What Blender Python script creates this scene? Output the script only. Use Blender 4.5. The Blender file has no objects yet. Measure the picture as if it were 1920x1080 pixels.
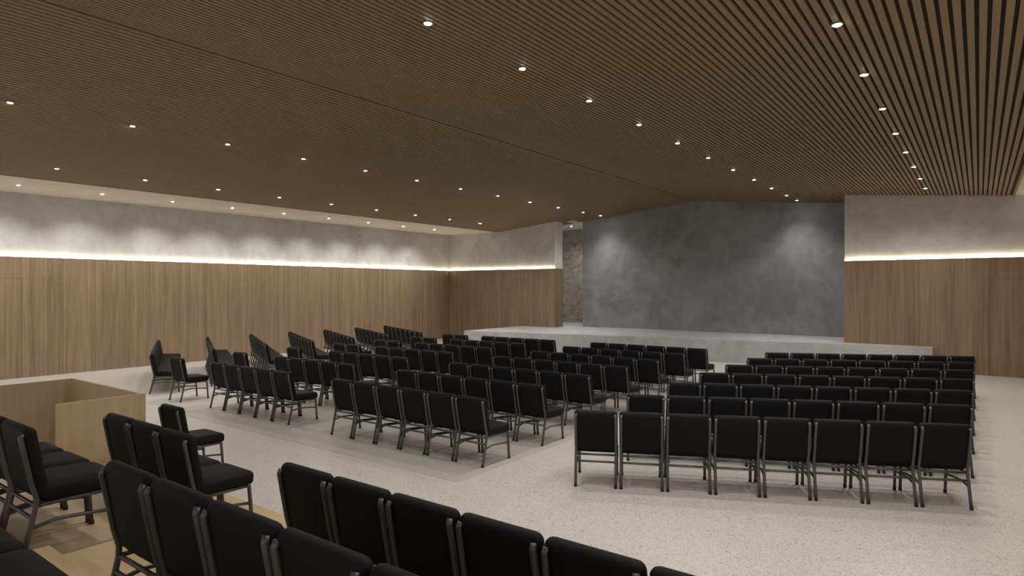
import bpy, bmesh, math, random
from mathutils import Vector, Matrix
random.seed(4)
C = bpy.context.scene.collection
PI = math.pi
H = 2.31                      # eye height above hall floor
# ------------------------------------------------------------ materials
def newmat(name):
    m = bpy.data.materials.new(name); m.use_nodes = True
    nt = m.node_tree; b = nt.nodes['Principled BSDF']
    return m, nt, b
def plain(name, col, rough=0.6, metal=0.0, spec=0.5, bump=None):
    m, nt, b = newmat(name)
    b.inputs['Roughness'].default_value = rough
    b.inputs['Metallic'].default_value = metal
    b.inputs['Specular IOR Level'].default_value = spec
    n = nt.nodes.new('ShaderNodeTexNoise'); n.inputs['Scale'].default_value = bump or 40
    tc = nt.nodes.new('ShaderNodeTexCoord'); nt.links.new(tc.outputs['Object'], n.inputs['Vector'])
    r = nt.nodes.new('ShaderNodeValToRGB')
    r.color_ramp.elements[0].color = tuple(c*0.85 for c in col)+(1,)
    r.color_ramp.elements[1].color = tuple(min(1, c*1.15) for c in col)+(1,)
    nt.links.new(n.outputs['Fac'], r.inputs['Fac']); nt.links.new(r.outputs['Color'], b.inputs['Base Color'])
    return m
def emis(name, col, s):
    m, nt, b = newmat(name)
    b.inputs['Base Color'].default_value = (*col, 1)
    b.inputs['Emission Color'].default_value = (*col, 1)
    b.inputs['Emission Strength'].default_value = s
    return m
def math_node(nt, op, a, b=None):
    n = nt.nodes.new('ShaderNodeMath'); n.operation = op
    for i, v in enumerate((a, b)):
        if v is None: continue
        if isinstance(v, (int, float)): n.inputs[i].default_value = v
        else: nt.links.new(v, n.inputs[i])
    return n.outputs[0]
def wood(name, dark, light, plank=0.14, rough=0.5, grain=(9, 9, 0.7), contrast=0.5, p0=.3, p1=.9):
    m, nt, b = newmat(name)
    b.inputs['Roughness'].default_value = rough
    b.inputs['Specular IOR Level'].default_value = 0.3
    tc = nt.nodes.new('ShaderNodeTexCoord')
    sep = nt.nodes.new('ShaderNodeSeparateXYZ'); nt.links.new(tc.outputs['Object'], sep.inputs[0])
    mp = nt.nodes.new('ShaderNodeMapping'); nt.links.new(tc.outputs['Object'], mp.inputs['Vector'])
    mp.inputs['Scale'].default_value = grain
    n = nt.nodes.new('ShaderNodeTexNoise'); n.inputs['Scale'].default_value = 1.6
    n.inputs['Detail'].default_value = 6; n.inputs['Roughness'].default_value = .65
    n.inputs['Distortion'].default_value = .3
    nt.links.new(mp.outputs[0], n.inputs['Vector'])
    u = math_node(nt, 'ADD', sep.outputs['X'], sep.outputs['Y'])
    fl = math_node(nt, 'FLOOR', math_node(nt, 'DIVIDE', u, plank))
    wn = nt.nodes.new('ShaderNodeTexWhiteNoise'); wn.noise_dimensions = '1D'
    nt.links.new(fl, wn.inputs['W'])
    mix = math_node(nt, 'ADD', math_node(nt, 'MULTIPLY', wn.outputs['Value'], contrast*.5),
                    math_node(nt, 'MULTIPLY', n.outputs['Fac'], 1.0))
    r = nt.nodes.new('ShaderNodeValToRGB')
    r.color_ramp.elements[0].position = p0; r.color_ramp.elements[0].color = (*dark, 1)
    r.color_ramp.elements[1].position = p1; r.color_ramp.elements[1].color = (*light, 1)
    nt.links.new(mix, r.inputs['Fac']); nt.links.new(r.outputs['Color'], b.inputs['Base Color'])
    return m
def concrete(name, dark, light, scale=.5, rough=.75):
    m, nt, b = newmat(name)
    b.inputs['Roughness'].default_value = rough
    tc = nt.nodes.new('ShaderNodeTexCoord')
    n = nt.nodes.new('ShaderNodeTexNoise'); n.inputs['Scale'].default_value = scale
    n.inputs['Detail'].default_value = 10; n.inputs['Roughness'].default_value = .66
    n.inputs['Distortion'].default_value = .8
    n2 = nt.nodes.new('ShaderNodeTexNoise'); n2.inputs['Scale'].default_value = scale*4
    n2.inputs['Detail'].default_value = 6; n2.inputs['Distortion'].default_value = 1.2
    nt.links.new(tc.outputs['Object'], n.inputs['Vector']); nt.links.new(tc.outputs['Object'], n2.inputs['Vector'])
    f = math_node(nt, 'ADD', math_node(nt, 'MULTIPLY', n.outputs['Fac'], .65), math_node(nt, 'MULTIPLY', n2.outputs['Fac'], .35))
    r = nt.nodes.new('ShaderNodeValToRGB')
    r.color_ramp.elements[0].position = .38; r.color_ramp.elements[0].color = (*dark, 1)
    r.color_ramp.elements[1].position = .60; r.color_ramp.elements[1].color = (*light, 1)
    nt.links.new(f, r.inputs['Fac']); nt.links.new(r.outputs['Color'], b.inputs['Base Color'])
    return m
def terrazzo(name, k=1.0, rough=.38, speck=1.0):
    m, nt, b = newmat(name)
    b.inputs['Roughness'].default_value = rough
    b.inputs['Specular IOR Level'].default_value = .4
    tc = nt.nodes.new('ShaderNodeTexCoord')
    v = nt.nodes.new('ShaderNodeTexVoronoi'); v.inputs['Scale'].default_value = 100
    n = nt.nodes.new('ShaderNodeTexNoise'); n.inputs['Scale'].default_value = .35; n.inputs['Detail'].default_value = 3
    for q in (v, n): nt.links.new(tc.outputs['Object'], q.inputs['Vector'])
    sp = nt.nodes.new('ShaderNodeSeparateColor'); nt.links.new(v.outputs['Color'], sp.inputs[0])
    base = Vector((.525, .495, .455))*k
    def col(f):
        f = 1+(f-1)*speck; return (base.x*f, base.y*f, base.z*f, 1)
    r = nt.nodes.new('ShaderNodeValToRGB'); cr = r.color_ramp; cr.interpolation = 'CONSTANT'
    cr.elements[0].position = 0; cr.elements[0].color = col(.48)
    cr.elements[1].position = .055; cr.elements[1].color = col(.95)
    e = cr.elements.new(.5); e.color = col(1.03)
    e = cr.elements.new(.82); e.color = col(.85)
    e = cr.elements.new(.94); e.color = col(1.2)
    nt.links.new(sp.outputs[0], r.inputs['Fac'])
    mx = nt.nodes.new('ShaderNodeMixRGB'); mx.blend_type = 'MULTIPLY'; mx.inputs[0].default_value = .25
    r2 = nt.nodes.new('ShaderNodeValToRGB'); r2.color_ramp.elements[0].position = .35; r2.color_ramp.elements[0].color = (.88, .88, .88, 1)
    r2.color_ramp.elements[1].position = .6
    nt.links.new(n.outputs['Fac'], r2.inputs['Fac'])
    nt.links.new(r.outputs[0], mx.inputs[1]); nt.links.new(r2.outputs[0], mx.inputs[2])
    nt.links.new(mx.outputs[0], b.inputs['Base Color'])
    return m
def brick():
    m, nt, b = newmat('rough_brick'); b.inputs['Roughness'].default_value = .9
    tc = nt.nodes.new('ShaderNodeTexCoord')
    mp = nt.nodes.new('ShaderNodeMapping'); mp.inputs['Rotation'].default_value = (PI/2, 0, 0)
    n = nt.nodes.new('ShaderNodeTexNoise'); n.inputs['Scale'].default_value = 3.5; n.inputs['Detail'].default_value = 8
    nt.links.new(tc.outputs['Object'], n.inputs['Vector'])
    nd = nt.nodes.new('ShaderNodeMixRGB'); nd.blend_type = 'LINEAR_LIGHT'; nd.inputs[0].default_value = .09
    nt.links.new(tc.outputs['Object'], nd.inputs[1]); nt.links.new(n.outputs['Color'], nd.inputs[2])
    nt.links.new(nd.outputs[0], mp.inputs['Vector'])
    k = nt.nodes.new('ShaderNodeTexBrick'); k.inputs['Scale'].default_value = 2.6
    k.inputs['Color1'].default_value = (.20, .14, .105, 1); k.inputs['Color2'].default_value = (.32, .29, .26, 1)
    k.inputs['Mortar'].default_value = (.24, .23, .215, 1); k.inputs['Mortar Size'].default_value = .025
    nt.links.new(mp.outputs[0], k.inputs['Vector'])
    r = nt.nodes.new('ShaderNodeValToRGB'); r.color_ramp.elements[0].position = .42; r.color_ramp.elements[1].position = .66
    nt.links.new(n.outputs['Fac'], r.inputs['Fac'])
    mx = nt.nodes.new('ShaderNodeMixRGB'); mx.inputs[2].default_value = (.31, .305, .30, 1)
    nt.links.new(r.outputs[0], mx.inputs[0]); nt.links.new(k.outputs['Color'], mx.inputs[1])
    nt.links.new(mx.outputs[0], b.inputs['Base Color'])
    return m
M = dict(
    slat=wood('slat_wood', (.235, .163, .092), (.315, .226, .134), plank=.094, rough=.6, grain=(20, .6, 20), contrast=.3),
    back=plain('ceiling_backing', (.052, .037, .023), .9),
    panel=wood('panel_wood', (.165, .112, .064), (.325, .232, .142), plank=.13, rough=.55, grain=(10, 10, .4), contrast=.34, p0=.32, p1=.88),
    seam=plain('seam_dark', (.16, .11, .066), .8),
    ply=wood('plywood', (.44, .31, .18), (.59, .44, .275), plank=.9, rough=.5, grain=(1.2, 7, 7), contrast=.15),
    plyv=wood('booth_plywood', (.44, .32, .19), (.58, .445, .285), plank=5, rough=.5, grain=(7, 7, .8), contrast=.1),
    upper=concrete('pale_concrete', (.45, .443, .43), (.60, .592, .575), .6),
    cream=plain('cream_plaster', (.72, .645, .54), .8, bump=3),
    white=plain('white_plaster', (.72, .71, .69), .8, bump=3),
    grey=concrete('grey_concrete', (.170, .172, .175), (.275, .279, .284), .42),
    stage=concrete('stage_concrete', (.36, .365, .375), (.48, .487, .497), .9, .5),
    floor=terrazzo('terrazzo'), floor_darker=terrazzo('terrazzo_darker', .86, .33, .5), brick=brick(),
    fabric=plain('black_fabric', (.0052, .0052, .0058), .7, spec=.2, bump=300),
    metal=plain('charcoal_metal', (.085, .082, .079), .42, metal=.4),
    rubber=plain('black_rubber', (.01, .01, .01), .7),
    led=emis('led_glow', (1.0, .86, .64), 12.0),
    lens=emis('lens_glow', (.95, .97, 1.0), 150.0),
    trim=plain('lamp_trim', (.2, .17, .13), .5, metal=.3),
)
# ------------------------------------------------------------ helpers
def obj(name, bm, mat, parent=None, smooth=False):
    bmesh.ops.recalc_face_normals(bm, faces=bm.faces)
    me = bpy.data.meshes.new(name); bm.to_mesh(me); bm.free()
    me.materials.append(mat)
    if smooth:
        for p in me.polygons: p.use_smooth = True
    o = bpy.data.objects.new(name, me); C.objects.link(o)
    if parent: o.parent = parent
    return o
def empty(name, loc=(0, 0, 0), rz=0):
    o = bpy.data.objects.new(name, None); o.location = loc; o.rotation_euler = (0, 0, rz)
    o.empty_display_size = .1; C.objects.link(o); return o
def tag(o, label, cat, group=None):
    o['label'] = label; o['category'] = cat
    if group: o['group'] = group
    return o
def box(bm, x0, x1, y0, y1, z0, z1):
    v = [bm.verts.new((x, y, z)) for x in (x0, x1) for y in (y0, y1) for z in (z0, z1)]
    for f in ((0, 1, 3, 2), (4, 6, 7, 5), (0, 4, 5, 1), (2, 3, 7, 6), (0, 2, 6, 4), (1, 5, 7, 3)):
        bm.faces.new([v[i] for i in f])
def boxes(*bs):
    bm = bmesh.new()
    for b in bs: box(bm, *b)
    return bm
def prism(bm, pts, z0, z1):
    a = [bm.verts.new((x, y, z0)) for x, y in pts]; b = [bm.verts.new((x, y, z1)) for x, y in pts]
    bm.faces.new(a); bm.faces.new(b); n = len(pts)
    for i in range(n): bm.faces.new((a[i], a[(i+1) % n], b[(i+1) % n], b[i]))
def struct(name, bm, mat):
    o = obj(name, bm, mat); o['kind'] = 'structure'; return o
def tube(bm, pts, r, n=8):
    pts = [Vector(p) for p in pts]; rings = []
    for i, p in enumerate(pts):
        t = (pts[min(i+1, len(pts)-1)]-pts[max(i-1, 0)]).normalized()
        ref = Vector((1, 0, 0)) if abs(t.x) < .8 else Vector((0, 0, 1))
        a = t.cross(ref).normalized(); b = t.cross(a).normalized()
        rings.append([bm.verts.new(p+a*(r*math.cos(2*PI*k/n))+b*(r*math.sin(2*PI*k/n))) for k in range(n)])
    for q in range(len(rings)-1):
        for k in range(n):
            bm.faces.new((rings[q][k], rings[q][(k+1) % n], rings[q+1][(k+1) % n], rings[q+1][k]))
    bm.faces.new(rings[0]); bm.faces.new(rings[-1])
def rr(w, h, r, n=5):
    out = []
    for cx, cz, a0 in ((w/2-r, h/2-r, 0), (-w/2+r, h/2-r, 90), (-w/2+r, -h/2+r, 180), (w/2-r, -h/2+r, 270)):
        for k in range(n+1):
            a = math.radians(a0+90*k/n); out.append((cx+r*math.cos(a), cz+r*math.sin(a)))
    return out
def pillow(w, h, t, r, mat, bulge=.008):
    """cushion in the local xz plane, thick along y"""
    bm = bmesh.new(); e = min(.024, t*.42)
    prof = [(.10, -t/2-bulge), (.05, -t/2-bulge*.8), (.02, -t/2-bulge*.3), (e*.3, -t/2+e*.3), (0, -t/2+e), (0, t/2-e), (e*.3, t/2-e*.3), (.02, t/2+bulge*.3), (.05, t/2+bulge*.8), (.10, t/2+bulge)]
    rings = []
    for ins, y in prof:
        rings.append([bm.verts.new(mat @ Vector((x, y, z))) for x, z in rr(w-2*ins, h-2*ins, max(.008, r-ins*.4))])
    n = len(rings[0])
    for q in range(len(rings)-1):
        for k in range(n):
            bm.faces.new((rings[q][k], rings[q][(k+1) % n], rings[q+1][(k+1) % n], rings[q+1][k]))
    bm.faces.new(rings[0]); bm.faces.new(rings[-1])
    return bm
# ------------------------------------------------------------ the shell
XL, XR = -19.76, 2.66
RX = -8.5; RZ = H+3.25; SL = .095
EL, ER = -16.95, .74
def cz(x): return RZ-SL*abs(x-RX)
YF = 21.7; YR = 20.8; YG = 23.0; LEDZ = H+.832
bm = boxes((XL-.3, XR+.3, -3, 27, -.2, 0)); struct('floor', bm, M['floor'])
struct('floor_darker_area', boxes((-12.35, -4.98, 5.6, 15.9, .0002, .003)), M['floor_darker'])  # thin slab under the middle blocks, darker and less speckled than the floor
# slatted timber ceiling: one surface pattern
bm = bmesh.new(); P = .094; W = .059
def slope_bar(bm, xa, xb, y0, y1, lo, hi):
    v = []
    for y in (y0, y1):
        v.append([bm.verts.new((xa, y, cz(xa)+lo)), bm.verts.new((xb, y, cz(xb)+lo)), bm.verts.new((xb, y, cz(xb)+hi)), bm.verts.new((xa, y, cz(xa)+hi))])
    bm.faces.new(v[0]); bm.faces.new(v[1])
    for k in range(4): bm.faces.new((v[0][k], v[0][(k+1) % 4], v[1][(k+1) % 4], v[1][k]))
x = RX+.04
while x+W < ER-.05: slope_bar(bm, x, x+W, -3, YG if x < -3.1 else YR, 0, .038); x += P
x = RX-.04
while x-W > EL+.05: slope_bar(bm, x-W, x, -3, YG, 0, .038); x -= P
slope_bar(bm, EL, EL+.05, -3, YF, -.01, .12); slope_bar(bm, ER-.05, ER, -3, YR, -.01, .12)
struct('ceiling', bm, M['slat'])
bm = bmesh.new(); slope_bar(bm, EL, RX, -3, YG, .04, .12); slope_bar(bm, RX, ER, -3, YG, .04, .12)
struct('ceiling_backing', bm, M['back'])
ez = cz(EL)
struct('ceiling_cove', boxes((XL-.2, EL, -3, YF, ez, ez+.15)), M['cream'])
er = cz(ER)
struct('ceiling_cove', boxes((ER, XR+.2, -3, YR, er+.02, er+.15)), M['cream'])
struct('ceiling_backstage', boxes((-18, -13.4, YF+.62, 26.2, H+2.75, H+2.9)), M['cream'])
# left wall: pale concrete above, timber panelling standing 8 cm proud below
struct('wall_left', boxes((XL-.3, XL-.08, -3, YF+.3, 0, ez+.1)), M['upper'])
struct('wall_left_panelling', boxes((XL-.08, XL, -3, YF, 0, LEDZ-.03)), M['panel'])
struct('wall_front', boxes((XL-.08, -14.0, YF+.08, YF+.62, 0, 6.0)), M['upper'])
struct('wall_front_end', boxes((-13.998, -13.97, YF+.075, YF+.62, LEDZ-.028, 5.4)), M['white'])
struct('wall_front_panelling', boxes((XL, -14.0, YF, YF+.08, 0, LEDZ-.03), (-14.0, -13.96, YF, YF+.62, 0, LEDZ-.03)), M['panel'])
bm = boxes((-3.21, XR+.2, YR+.08, YR+.4, 0, 6.2)); struct('wall_right_of_stage', bm, M['upper'])
bm = boxes((-3.21, XR, YR, YR+.08, 0, LEDZ-.03)); struct('wall_right_of_stage_panelling', bm, M['panel'])
struct('wall_right', boxes((XR+.08, XR+.3, 6, YR+.3, 0, er+.1)), M['upper'])
struct('wall_right_panelling', boxes((XR, XR+.08, 6, YR, 0, LEDZ-.03)), M['panel'])
struct('wall_stage_backdrop', boxes((-13.4, XR, YG, YG+.3, 0, 6.2)), M['grey'])
struct('wall_backstage', boxes((-19, -11, 25.5, 25.8, .5, H+2.8)), M['brick'])
# panel seams
bm = bmesh.new()
for y in (6.44, 8.35, 10.25, 12.15, 14.05, 15.95, 17.85, 19.75):
    box(bm, XL-.001, XL+.002, y-.003, y+.003, 0, LEDZ-.04)
for x in (-17.9, -16.0): box(bm, x-.003, x+.003, YF-.002, YF+.001, 0, LEDZ-.04)
for x in (-1.7, .215): box(bm, x-.003, x+.003, YR-.002, YR+.001, 0, LEDZ-.04)
struct('trim_1', bm, M['seam'])
def door(name, leaves):
    e = empty(name); e['kind'] = 'structure'
    for (bx, fr) in leaves:
        obj('leaf', boxes(bx), M['panel'], e); obj('gap', boxes(*fr), M['seam'], e)
DH = H+.25
lv = []
for y0, y1 in ((4.435, 5.435), (5.435, 6.43)):
    lv.append(((XL, XL+.004, y0+.006, y1-.006, .01, DH-.006), ((XL, XL+.002, y0-.001, y0+.005, 0, DH), (XL, XL+.002, y1-.005, y1+.001, 0, DH), (XL, XL+.002, y0, y1, DH-.005, DH+.003))))
door('door_1', lv)
x0, x1 = .215, 1.215
door('door_2', [((x0+.006, x1-.006, YR-.004, YR, .01, DH-.006), ((x0-.001, x0+.005, YR-.002, YR, 0, DH), (x1-.005, x1+.001, YR-.002, YR, 0, DH), (x0, x1, YR-.002, YR, DH-.005, DH+.003)))])
# LED strips along the top of the panelling
zt = LEDZ-.03
def strip(label, b, cap):
    e = empty('light_strip', (b[0], b[2], b[4]))
    tag(e, label, 'light strip')
    for nm, bb, mt in (('glowing_strip', b, M['led']), ('channel', cap, M['trim'])):
        o = obj(nm, boxes(bb), mt, e); o.matrix_parent_inverse = Matrix.Translation(-Vector(e.location))
zh = zt+.05
strip('glowing warm light strip along the top of the left wall panelling', (XL-.02, XL-.004, -3, YF, zt+.003, zh), (XL-.05, XL-.002, -3, YF, zt, zt+.003))
strip('short glowing light strip above the panelling beside the stage, left of it', (XL+.0, -14.01, YF+.004, YF+.02, zt+.003, zh), (XL, -14.01, YF+.002, YF+.05, zt, zt+.003))
strip('glowing light strip above the panelling on the right of the stage', (-3.2, XR, YR+.004, YR+.02, zt+.003, zh), (-3.2, XR, YR+.002, YR+.05, zt, zt+.003))
strip('glowing light strip on the right side wall panelling, beyond the frame edge', (XR+.004, XR+.02, 6, YR, zt+.003, zh), (XR+.002, XR+.05, 6, YR, zt, zt+.003))
# ------------------------------------------------------------ stage
bm = bmesh.new()
prism(bm, [(-15.64, 18.0), (-1.02, YR-.19), (-1.02, YR-.01), (-3.22, YR-.01), (-3.22, YG-.01), (-13.41, YG-.01), (-13.41, 25.49), (-15.63, 25.49), (-15.63, YF+.63), (-13.95, YF+.63), (-13.95, YF-.01), (-15.64, YF-.01)], 0, .696)
so = obj('stage', bm, M['stage'])
tag(so, 'low pale concrete stage platform in front of the grey backdrop wall', 'stage')
# ------------------------------------------------------------ tiers and booth
T1, T2, T3 = .275, .517, .76
struct('floor_tier', boxes((-8.15, 2.5, 2.26, 3.3, 0, T1)), M['ply'])
struct('floor_tier', boxes((-8.15, 2.5, 1.2, 2.26, 0, T2)), M['ply'])
struct('floor_tier', boxes((-8.15, 2.5, -3, 1.2, 0, T3)), M['ply'])
struct('floor_step', boxes((-4.85, -3.85, 1.2, 1.48, T2, (T2+T3)/2)), M['ply'])
struct('floor_step', boxes((-4.85, -3.85, 2.26, 2.54, T1, (T1+T2)/2)), M['ply'])
def tchild(nm, b, mat, par):
    o = obj(nm, boxes(b), mat, par); o.matrix_parent_inverse = Matrix.Translation(-Vector(par.location)); return o
bt = empty('sound_booth', (-9.4, 2.6, 0)); tag(bt, 'open plywood booth with waist high panels beside the tiered platform', 'booth')
bh = 1.01
tchild('front_panel', (-10.46, -8.22, 3.47, 3.51, 0, bh), M['plyv'], bt)
tchild('side_panel', (-8.26, -8.22, 2.58, 3.47, 0, bh), M['plyv'], bt)
tchild('side_panel', (-10.50, -10.46, 1.2, 3.51, 0, bh), M['plyv'], bt)
tchild('trim_strip', (-8.26, -8.22, 2.58, 3.51, bh, bh+.006), M['ply'], bt)
# ------------------------------------------------------------ chairs
def make_chair():
    e = empty('banquet_chair')
    a = math.radians(10)
    m = Matrix.Translation((0, .082, .645)) @ Matrix.Rotation(a, 4, 'X')
    obj('backrest', pillow(.502, .48, .066, .04, m, .015), M['fabric'], e, True)
    m = Matrix.Translation((0, .345, .43)) @ Matrix.Rotation(math.radians(88), 4, 'X')
    obj('seat', pillow(.485, .49, .10, .045, m, .015), M['fabric'], e, True)
    legs = []
    for s in (-1, 1):
        bm = bmesh.new()
        x = s*.231
        tube(bm, [(x, 0, .0), (x, .035, .16), (x, .080, .36), (x, .082, .42), (x, .056, .52), (x, .022, .70), (x*.99, -.001, .82), (x*.97, .010, .845)], .0168)
        o = obj('leg', bm, M['metal'], e, True); legs.append((o, (x, 0)))
        bm = bmesh.new()
        tube(bm, [(x, .565, 0), (x, .55, .2), (x, .535, .365), (x, .52, .375)], .0168)
        o = obj('leg', bm, M['metal'], e, True); legs.append((o, (x, .565)))
        bm = bmesh.new(); tube(bm, [(x, .05, .225), (x, .2, .25), (x, .40, .235), (x, .548, .215)], .0125)
        obj('stretcher', bm, M['metal'], e, True)
    bm = bmesh.new()
    tube(bm, [(-.230, .083, .362), (.230, .083, .362)], .013); tube(bm, [(-.230, .535, .362), (.230, .535, .362)], .013)
    for s in (-1, 1): tube(bm, [(s*.225, .083, .364), (s*.225, .535, .364)], .013)
    obj('seat_frame', bm, M['metal'], e, True)
    bm = bmesh.new(); tube(bm, [(-.230, .064, .285), (.230, .064, .285)], .013)
    obj('cross_bar', bm, M['metal'], e, True)
    for o, (x, y) in legs:
        bm = bmesh.new(); tube(bm, [(x, y, .0), (x, y+.001, .028)], .0195)
        obj('rubber_foot', bm, M['rubber'], o, True)
    return e
proto = make_chair(); used = [False]
def place(x, y, rz, label, group, z=0, fine=True):
    if not used[0]:
        used[0] = True; r = proto
    else:
        r = proto.copy(); C.objects.link(r)
        for ch in list(proto.children):
            c = ch.copy(); C.objects.link(c); c.parent = r
            if fine:
                for g in ch.children:
                    d = g.copy(); C.objects.link(d); d.parent = c
    r.location = (x, y, z); r.rotation_euler = (0, 0, rz)
    tag(r, label, 'chair', group)
O = ['first', 'second', 'third', 'fourth', 'fifth', 'sixth', 'seventh', 'eighth', 'ninth', 'tenth', 'eleventh', 'twelfth']
PW = .522
def row(x, y, ang, n, lab, group, z=0, fine=True, rev=False):
    c, s = math.cos(ang), math.sin(ang)
    for i in range(n):
        j = n-1-i if rev else i
        place(x+c*PW*(i+.5), y+s*PW*(i+.5), ang, lab(j), group, z, fine)
A = math.radians(25.7)
row(-3.72, 2.40, 0, 6, lambda i: f'black padded chair {O[i]} from left, near row on lowest plywood tier, bottom centre', 'chairs on the lowest plywood tier', T1)
row(-6.49, 2.40, 0, 3, lambda i: f'black padded chair {O[i]} from left in the short row of three beside the booth', 'chairs on the lowest plywood tier', T1)
row(-3.72, 1.36, 0, 5, lambda i: f'black padded chair {O[i]} from left, row on the middle tier at bottom edge', 'chairs on the middle plywood tier', T2)
row(-6.49, 1.36, 0, 3, lambda i: f'black padded chair {O[i]} from aisle, middle tier, at the left edge', 'chairs on the middle plywood tier', T2, rev=True)
row(-3.72, .32, 0, 2, lambda i: f'black padded chair {O[i]} from left on top tier, bottom left corner', 'chairs on the top plywood tier', T3)
row(-8.14, 3.62, 0, 1, lambda i: 'lone black padded chair standing on the floor right beside the plywood booth', 'chairs by the booth')
for k in range(7):
    f = k < 3
    row(-3.80, 6.30+1.365*k, A, 8, lambda i: f'black padded chair {O[i]} from left, {O[k]} row from camera, angled right block', 'chairs in the angled right block', fine=f)
    row(-8.22, 6.25+1.37*k, 0, 6, lambda i: f'black padded chair {O[i]} from left, {O[k]} row from camera, straight middle block', 'chairs in the straight middle block', .003, fine=f)
    row(-11.92, 6.25+1.37*k, 0, 5, lambda i: f'black padded chair {O[i]} from left, {O[k]} row from camera, left of centre aisle', 'chairs left of the centre aisle', .003, fine=f)
    n = 1 if k < 3 else 2
    row(-13.46, 6.2+1.37*k, 0, n, lambda i: f'black padded chair in narrow column of one or two, {O[k]} row, {O[i]} from left', 'narrow column of chairs between the left blocks', fine=f)
    c, s = math.cos(-A), math.sin(-A)
    row(-14.45-c*PW*8, 6.25+1.37*k-s*PW*8, -A, 8, lambda i: f'black padded chair {O[i]} from aisle, {O[k]} row, angled left block by panelled wall', 'chairs in the angled left block', fine=False, rev=True)
# ------------------------------------------------------------ downlights
def make_light():
    e = empty('ceiling_light')
    bm = bmesh.new(); tube(bm, [(0, 0, -.010), (0, 0, .03)], .055, 16); obj('trim_ring', bm, M['trim'], e)
    bm = bmesh.new(); tube(bm, [(0, 0, -.014), (0, 0, -.0105)], .036, 16); obj('lens', bm, M['lens'], e)
    return e
lp = make_light(); lused = [False]
def spot(e, power, size, blend, tilt=0, col=(1, .95, .88), soft=.12):
    ld = bpy.data.lights.new('lamp', 'SPOT'); ld.energy = power; ld.spot_size = math.radians(size); ld.spot_blend = blend
    ld.shadow_soft_size = soft; ld.color = col
    o = bpy.data.objects.new('lamp', ld); C.objects.link(o); o.parent = e; o.location = (0, 0, -.14)
    o.rotation_euler = (0, tilt, 0)
def downlight(x, y, z, label, group, power=100, size=150, blend=1.0, tilt=0, col=(1, .95, .88), soft=.12):
    if not lused[0]: lused[0] = True; r = lp
    else:
        r = lp.copy(); C.objects.link(r)
        for ch in [c for c in lp.children if c.type == 'MESH']:
            c = ch.copy(); C.objects.link(c); c.parent = r
    r.location = (x, y, z); tag(r, label, 'ceiling light', group)
    spot(r, power, size, blend, tilt, col, soft)
Y0 = 4.967; DY = 1.771
for X, nm, k0, k1 in ((-4.84, 'right of the ridge', -1, 10), (-12.15, 'left of the ridge', -1, 10), (-1.1, 'nearest the right side', -1, 8), (-15.8, 'in the outer left slats', -1, 8)):
    for k in range(k0, k1+1):  # nearest fixtures, mostly out of view, are added to light the camera end
        last = k == 10
        downlight(X, Y0+DY*k+(-.4 if last else 0), cz(X)-.001, f'small round downlight, {O[k1-k]} from the stage end, row {nm}', 'recessed downlights in the slatted ceiling', power=135 if last else 150, size=112 if last else 150, col=(1, .99, .97) if last else (1, .95, .89), soft=.35 if last else .1)
for k in range(-1, 9):  # nearest cove fixture is unseen, added for more light near the camera
    downlight(-18.27, Y0+DY*k, ez-.001, f'small round downlight, {O[8-k]} from the far end, in the cream cove', 'recessed downlights in the cream cove', power=165, size=98, blend=1, tilt=math.radians(28), col=(1, .975, .945))
downlight(-14.56, 24.0, H+2.75-.001, 'single small downlight in the ceiling behind the stage opening', 'recessed downlight behind the stage', power=170)
# ------------------------------------------------------------ world, camera
w = bpy.data.worlds.new('World'); bpy.context.scene.world = w; w.use_nodes = True
w.node_tree.nodes['Background'].inputs[0].default_value = (1, .955, .91, 1)
w.node_tree.nodes['Background'].inputs[1].default_value = .78
cd = bpy.data.cameras.new('camera'); cd.lens = 36*1178/1920; cd.sensor_width = 36; cd.clip_start = .05
co = bpy.data.objects.new('camera', cd); C.objects.link(co)
co.location = (0, 0, H); co.rotation_euler = (PI/2, 0, math.atan(876/1178))
bpy.context.scene.camera = co
bpy.context.scene.view_settings.view_transform = 'Standard'
